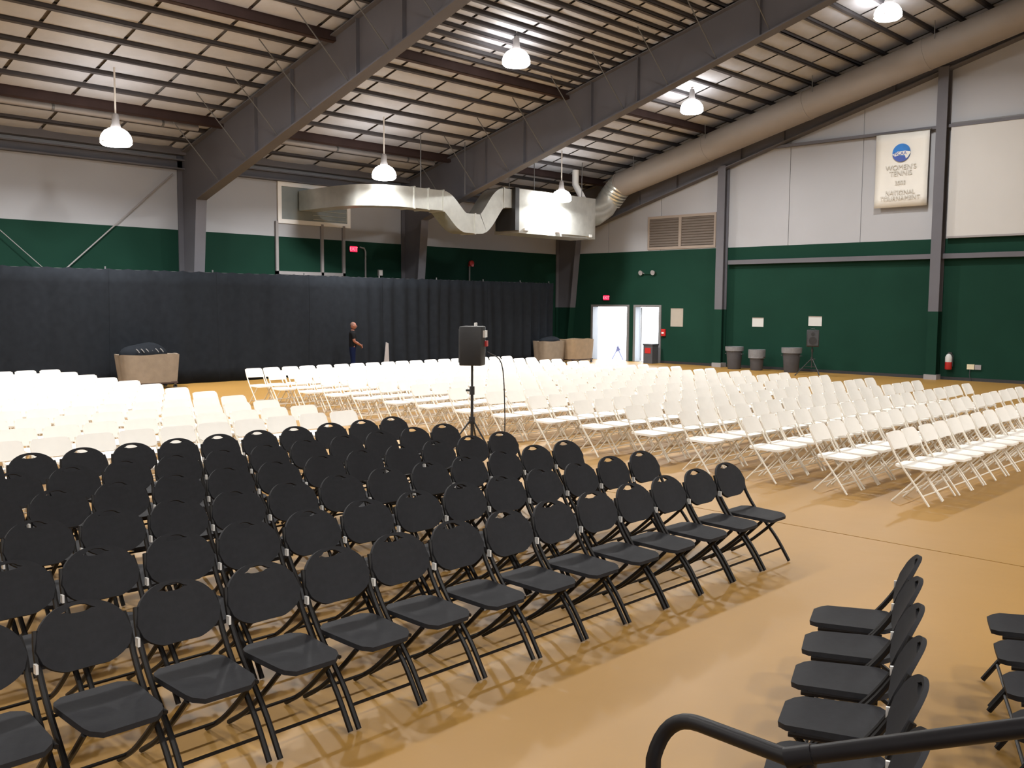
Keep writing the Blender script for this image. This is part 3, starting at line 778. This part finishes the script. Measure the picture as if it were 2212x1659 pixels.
# ================================================================== LOOSE THINGS ON THE FLOOR
def trash_can(x, y, lab, bagdrop, s=1.0):
    t = thing('trash_can', lab, 'trash can', (x, y, 0), group='trash cans by the end wall')
    MB().lathe([(.20*s, 0), (.21*s, .02), (.265*s, .66*s), (.285*s, .68*s), (.285*s, .72*s), (.265*s, .72*s), (.25*s, .60*s)], 22).build('bin', M_DGREY, t, True)
    prof = [(.24*s, .60*s), (.268*s, .73*s), (.30*s, .735*s), (.298*s, (.735-bagdrop*.5)*s), (.292*s, (.735-bagdrop)*s)]
    MB().lathe(prof, 22, close=False).build('liner', M_LINER, t, True)
    for a in (0, PI): MB().tube([(math.cos(a)*.27*s, -.06, .5*s), (math.cos(a)*.31*s, -.06, .5*s), (math.cos(a)*.31*s, .06, .5*s), (math.cos(a)*.27*s, .06, .5*s)], .012, 6).build('handle', M_DGREY, t)
    return t
trash_can(-18.33, 30.62, 'dark grey trash can right beside the end-wall post', .14, 1.12)
trash_can(-17.41, 30.62, 'dark grey trash can with its liner hanging lowest', .30, 1.02)
trash_can(-16.05, 30.62, 'dark grey trash can standing apart near the second speaker', .16, 1.18)
t = thing('doorway_bin', 'grey bin with a red patch standing at the narrow doorway', 'bin', (-22.38, WY1-.42, 0))
MB().box(-.22, .22, -.2, .2, 0, .72).build('body', M_DGREY, t); MB().box(-.24, .24, -.22, .22, .72, .78).build('lid', M_DGREY, t); MB().box(-.14, .14, -.212, -.2, .40, .62).build('red_patch', M_RED, t)
# bicycle-like stand outside the wide door: small folded sign
t = thing('folded_stand', 'small blue-grey folded stand just outside the wide doorway', 'stand', (-25.15, WY1+1.0, -.03))
m_b = mat('blue_grey_paint', (.16, .16, .30), .5, noise=(6, .1))
for s in (-1, 1):
    MB().tube([(s*.30, 0, 0), (-s*.05, 0, .55)], .03, 6).build('leg', m_b, t)
MB().tube([(0, 0, .4), (0, 0, .95)], .014, 6).build('post', M_ROD, t); MB().prism([(-.12, .30), (.16, .42), (.02, .62)], 'y', -.03, .03).build('plate', m_b, t)

def speaker_on_stand(x, y, rz, z0, labs, tilt=0, red=True):
    t = thing('speaker_stand', labs[0], 'speaker stand', (x, y, 0), rz, 'tripod speaker stands')
    hub = min(.62, z0-.42); cz_ = min(1.0, z0-.18)
    MB().tube([(0, 0, .28), (0, 0, cz_+.05)], .022, 10).build('lower_pole', M_BLK, t, True); MB().tube([(0, 0, cz_), (0, 0, z0+.004)], .017, 10).build('upper_pole', M_BLK, t, True)
    cl = MB().tube([(0, 0, cz_), (0, 0, cz_+.12)], .038, 10).build('collar', M_BLK, t, True); MB().tube([(.03, 0, cz_+.06), (.09, 0, cz_+.06)], .016, 8).build('knob', M_BLK, cl)
    hb = MB().tube([(0, 0, hub-.04), (0, 0, hub+.06)], .045, 10).build('hub', M_BLK, t, True); MB().tube([(0, .04, hub), (0, .1, hub)], .016, 8).build('knob', M_BLK, hb)
    MB().tube([(0, 0, .28), (0, 0, .34)], .035, 10).build('lower_hub', M_BLK, t, True)
    for k in range(3):
        a = 2*PI*k/3+.5; c, s = math.cos(a), math.sin(a)
        l = MB().tube([(c*.03, s*.03, hub), (c*.52, s*.52, .015)], .014, 6).build('leg', M_BLK, t); MB().tube([(c*.50, s*.50, .03), (c*.54, s*.54, .0)], .022, 8).build('rubber_foot', M_BLK, l)
        MB().tube([(c*.02, s*.02, .31), (c*.27, s*.27, .31)], .009, 6).build('brace', M_BLK, t)
    sp = thing('loudspeaker', labs[1], 'loudspeaker', (x, y, z0), rz, 'loudspeakers on stands')
    cab = MB().prism([(-.16, -.17), (.15, -.20), (.15, .20), (-.16, .17), (-.19, 0)], 'z', 0, .56).mesh('cabinet'); bevel_mesh(cab, .015, 2); cab.materials.append(M_BLK); cb_ = put('cabinet', cab, None, sp)
    MB().box(.15, .165, -.17, .17, .04, .52).build('grille', M_FOAM, sp)
    MB().tube([(.163, 0, .20), (.172, 0, .20)], .13, 20).build('woofer', M_BLK, sp); MB().tube([(.163, 0, .42), (.172, 0, .42)], .06, 16).build('horn', M_BLK, sp)
    MB().tube([(-.05, -.06, .56), (-.05, -.06, .60), (-.05, .06, .60), (-.05, .06, .56)], .012, 6).build('handle', M_CHROME if red else M_BLK, sp)
    if red:
        MB().box(-.215, -.16, -.10, .02, .27, .35).build('rear_panel', M_RED, sp); MB().box(-.205, -.16, -.09, .09, .40, .50).build('control_plate', M_CHROME, sp)
    return t
speaker_on_stand(-9.88, 9.35, R(215), 1.43, ('black tripod stand in the aisle beside the last black row', 'black loudspeaker on the aisle stand, with a red patch'))
speaker_on_stand(-14.75, 29.55, R(-60), .98, ('black tripod stand near the end wall by the trash cans', 'dark loudspeaker on the stand near the green end wall'), red=False)
tag(MB().tube(smooth_path([(-9.72, 9.5, 1.62), (-9.55, 9.62, 1.45), (-9.52, 9.66, .8), (-9.55, 9.7, .2), (-9.7, 9.95, .012), (-10.3, 10.2, .012), (-11.2, 10.0, .012)], 5), .008, 6).build('speaker_cable', M_BLK, smooth=True), 'thin black cable hanging from the aisle loudspeaker', 'cable')

def laundry_cart(x, y, L, Wd, H0, H1, m, lab, rz=0):
    t = thing('laundry_cart', lab, 'cart', (x, y, 0), rz, 'canvas laundry carts')
    mb = MB(); n = 44; rows = 6
    for j in range(rows+1):
        h = j/rows; z = H0+(H1-H0)*h; e = .90+.10*h
        for k in range(n):
            a = 2*PI*k/n; c, s = math.cos(a), math.sin(a)
            q = (abs(c)**7+abs(s)**7)**(-1/7)
            wob = 1+.012*math.sin(9*a+2*h)+.008*math.sin(23*a)
            mb.v.append((c*q*Wd/2*e*wob, s*q*L/2*e*wob, z+.012*math.sin(5*a)*(h > .9)))
    for j in range(rows):
        for k in range(n):
            a, b = j*n+k, j*n+(k+1) % n; mb.f.append((a, b, b+n, a+n))
    mb.f.append(tuple(range(n))[::-1])
    # inner liner
    base = len(mb.v)
    for k in range(n):
        v = mb.v[rows*n+k]; mb.v.append((v[0]*.95, v[1]*.96, v[2]-.02))
    for k in range(n):
        a, b = rows*n+k, rows*n+(k+1) % n; mb.f.append((a, b, base+(k+1) % n, base+k))
    for k in range(n):
        v = mb.v[base+k]; mb.v.append((v[0]*.97, v[1]*.97, H1-.35))
    for k in range(n): mb.f.append((base+k, base+(k+1) % n, base+n+(k+1) % n, base+n+k))
    mb.f.append(tuple(base+n+k for k in range(n)))
    mb.build('canvas_body', m, t, True)
    MB().box(-Wd*.44, Wd*.44, -L*.44, L*.44, H0-.04, H0+.01).build('base_frame', M_BEAM, t)
    for sx in (-1, 1):
        for sy in (-1, 1):
            c = MB().box(sx*Wd*.38-.02, sx*Wd*.38+.02, sy*L*.40-.03, sy*L*.40+.03, .06, H0-.03).build('caster', M_ROD, t)
            MB().tube([(sx*Wd*.38-.02, sy*L*.40, .05), (sx*Wd*.38+.02, sy*L*.40, .05)], .05, 12).build('wheel', M_BLK, c)
laundry_cart(-24.45, 11.25, 1.55, .75, .17, .92, M_CANVAS, 'tan canvas laundry cart heaped with a black bag, before the drapes')
laundry_cart(-24.75, 27.55, 1.25, .75, .15, .90, M_CANVAS, 'greyish canvas laundry cart at the end of the drapes')
laundry_cart(-24.55, 28.98, 1.45, .80, .16, .95, M_CANVAS2, 'golden tan canvas laundry cart next to the wide doorway')
def heap(name, c, rx, ry, rz, m, lab, cat, strokes=False):
    mb = MB().ell((0, 0, 0), rx, ry, rz, 26, 14); rnd = random.Random(3)
    mb.v = [(x*(1+.06*math.sin(7*y+3*z)), y*(1+.05*math.sin(9*x+2)), z*(1+.10*math.sin(6*y+4*x))) for x, y, z in mb.v]
    t = thing(name, lab, cat, c)
    b = mb.build('fabric', m, t, True)
    if strokes:
        for k in range(6): MB().tube([(rx*.86, -.34+.13*k, rz*.52), (rx*.93, -.30+.13*k, rz*.36), (rx*.95, -.27+.13*k, rz*.20)], .012, 5).build('print_stroke', M_JAMB, b)
    return t
heap('cloth_bag', (-24.45, 11.15, .92), .36, .62, .30, M_CURT, 'black bag with grey print heaped on the tan cart', 'bag', True)
heap('cloth_bag', (-24.75, 27.6, .90), .33, .50, .17, M_CURT, 'dark cloth piled on the greyish cart', 'cloth')

# ================================================================== PERSON
def person(x, y, rz):
    J = {'pel': (0, 0, .92), 'bel': (0, .02, 1.06), 'che': (0, .02, 1.26), 'nk0': (0, 0, 1.42), 'nk1': (0, .01, 1.50)}
    vs, es, rs = [], [], []
    idx = {}
    def add(n, p, r, par=None):
        idx[n] = len(vs); vs.append(p); rs.append(r)
        if par is not None: es.append((idx[par], idx[n]))
    add('pel', (0, 0, .93), (.155, .115)); add('bel', (0, .02, 1.08), (.155, .125), 'pel'); add('che', (0, .01, 1.27), (.17, .12), 'bel')
    add('nk0', (0, -.005, 1.41), (.075, .07), 'che'); add('nk1', (0, .01, 1.50), (.055, .058), 'nk0')
    for s, n in ((1, 'r'), (-1, 'l')):
        add('hip'+n, (s*.095, 0, .86), (.095, .10), 'pel'); add('kne'+n, (s*.11, .02, .48), (.062, .066), 'hip'+n); add('cal'+n, (s*.115, -.005, .32), (.055, .060), 'kne'+n); add('ank'+n, (s*.12, -.01, .09), (.042, .045), 'cal'+n)
        add('toe'+n, (s*.13, .10, .045), (.042, .035), 'ank'+n)
        add('sho'+n, (s*.185, -.005, 1.385), (.072, .070), 'che'); add('elb'+n, (s*.235, .02, 1.12), (.045, .046), 'sho'+n); add('fa'+n, (s*.18, .15, 1.05), (.042, .040), 'elb'+n)
        add('wri'+n, (s*.075, .255, .985), (.028, .030), 'fa'+n); add('pal'+n, (s*.02, .285, .955), (.036, .026), 'wri'+n)
    me = bpy.data.meshes.new('body'); me.from_pydata(vs, es, []); o = bpy.data.objects.new('body', me); COL.objects.link(o)
    sk = o.modifiers.new('skin', 'SKIN'); su = o.modifiers.new('sub', 'SUBSURF'); su.levels = 2; su.render_levels = 2
    for i, r in enumerate(rs): me.skin_vertices[0].data[i].radius = r
    me.skin_vertices[0].data[0].use_root = True
    bpy.context.view_layer.update()
    em = bpy.data.meshes.new_from_object(o.evaluated_get(bpy.context.evaluated_depsgraph_get())); bpy.data.objects.remove(o)
    bm = bmesh.new(); bm.from_mesh(em)
    # head, nose, ears, fingers joined into the same body mesh
    mb = MB(); mb.ell((0, .035, 1.60), .073, .092, .115, 20, 14)
    mb.v = [(px_*(1-.18*max(0, (1.58-pz)/.1)), py_+.012*max(0, (1.58-pz)/.1), pz) for px_, py_, pz in mb.v]
    mb.tube([(0, .118, 1.625), (0, .138, 1.598), (0, .142, 1.580), (0, .118, 1.572)], [.009, .012, .015, .010], 8)
    for s in (-1, 1):
        mb.ell((s*.074, .025, 1.60), .010, .020, .032, 10, 8)
        for k in range(4):
            L = (.075, .085, .080, .062)[k]; zb = .975-.016*k
            mb.tube([(s*.02, .29, zb), (-s*(.02+.4*L), .30+.004*k, zb-.012), (-s*(.02+L), .285, zb-.030)], [.010, .009, .007], 7)
        mb.tube([(s*.045, .275, .985), (s*.015, .305, 1.0), (-s*.012, .315, .992)], [.011, .010, .008], 7)
    hm = mb.mesh('tmp', True); bm.from_mesh(hm)
    for f in bm.faces: f.smooth = True
    bm.to_mesh(em); bm.free()
    for m in (M_SKIN, M_SHIRT, M_JEAN): em.materials.append(m)
    for p in em.polygons:
        c = p.center; ax = abs(c.x)
        if c.z < .94 and c.y < .17: p.material_index = 2
        elif c.z < 1.455 and c.y < .155 and not (ax > .168 and c.z < 1.20): p.material_index = 1
        else: p.material_index = 0
    t = thing('person', 'standing man in black T-shirt and jeans, hands clasped, before the drapes', 'person', (x, y, 0), rz)
    em.name = 'body'; put('body', em, None, t)
    for s in (-1, 1):
        MB().ell((s*.125, .05, .05), .052, .135, .052, 14, 8).build('shoe', M_SHOE, t, True)
        MB().ell((s*.028, .122, 1.615), .010, .006, .006, 8, 6).build('eye', M_EYE, t, True)
    MB().tube([(-.024, .124, 1.545), (0, .129, 1.543), (.024, .124, 1.545)], .005, 6).build('mouth', mat('lip', (.25, .07, .06), .5, noise=(9, .05)), t)
    hr = MB().ell((0, .018, 1.618), .078, .088, .105, 18, 10); hr.f = [f for f in hr.f if sum(hr.v[i][2] for i in f)/4 > 1.605 and sum(hr.v[i][1] for i in f)/4 < .035]
    hr.build('cropped_hair', mat('cropped_hair', (.11, .05, .035), .8, noise=(40, .2)), t, True)
person(-24.35, 17.85, R(-28))

# ================================================================== RAILING AND STAGE (at the camera's feet)
t = thing('stair_railing', 'black tubular stair railing with a bent end loop', 'railing', (0, 0, 0))
RA, RB, RC1, RPOST = (-.536, 2.038, 1.460), (-.947, 1.901, 1.304), (-1.235, 1.947, 1.270), (-1.352, 1.920, 1.150)
A, B = Vector(RA), Vector(RB); d = (A-B).normalized()
MB().tube([B-d*.02, B, A, A+d*.9], .0205, 18).build('handrail', M_RAIL, t, True)
MB().tube([B-d*.03, B+d*.03], .0235, 18).build('end_sleeve', M_RAIL, t, True)
C0, C1 = B-Vector((0, 0, .012)), Vector(RC1)
post = Vector((RPOST[0], RPOST[1], 0))
loop = [C0]+[tuple(C0.lerp(C1, k/4)) for k in range(1, 5)]
P2 = Vector((post.x, post.y, RPOST[2]))
mid = C1+(C1-C0).normalized()*.115
for k in range(1, 9):
    q = k/8; loop.append((C1*(1-q)+mid*q)*(1-q)+(mid*(1-q)+P2*q)*q)
loop.append(Vector((post.x, post.y, .0)))
MB().tube(loop, .0195, 16).build('end_loop', M_RAIL, t, True)
TP = A+d*.88
MB().tube([TP, (TP.x, TP.y, 0.0)], .0205, 12).build('post', M_RAIL, t, True)
MB().tube([B+d*.02, (B.x+.02, B.y, 0)], .0195, 12).build('post', M_RAIL, t, True)
st = thing('stage_platform', 'dark carpeted stage platform under the viewpoint', 'stage', (0, 0, 0))
MB().box(-.15, 3.2, -3.0, 1.2, .70, .78).build('deck', M_STAGE, st); MB().box(-.10, 3.15, -2.95, 1.15, 0, .70).build('skirt', M_BLK, st)
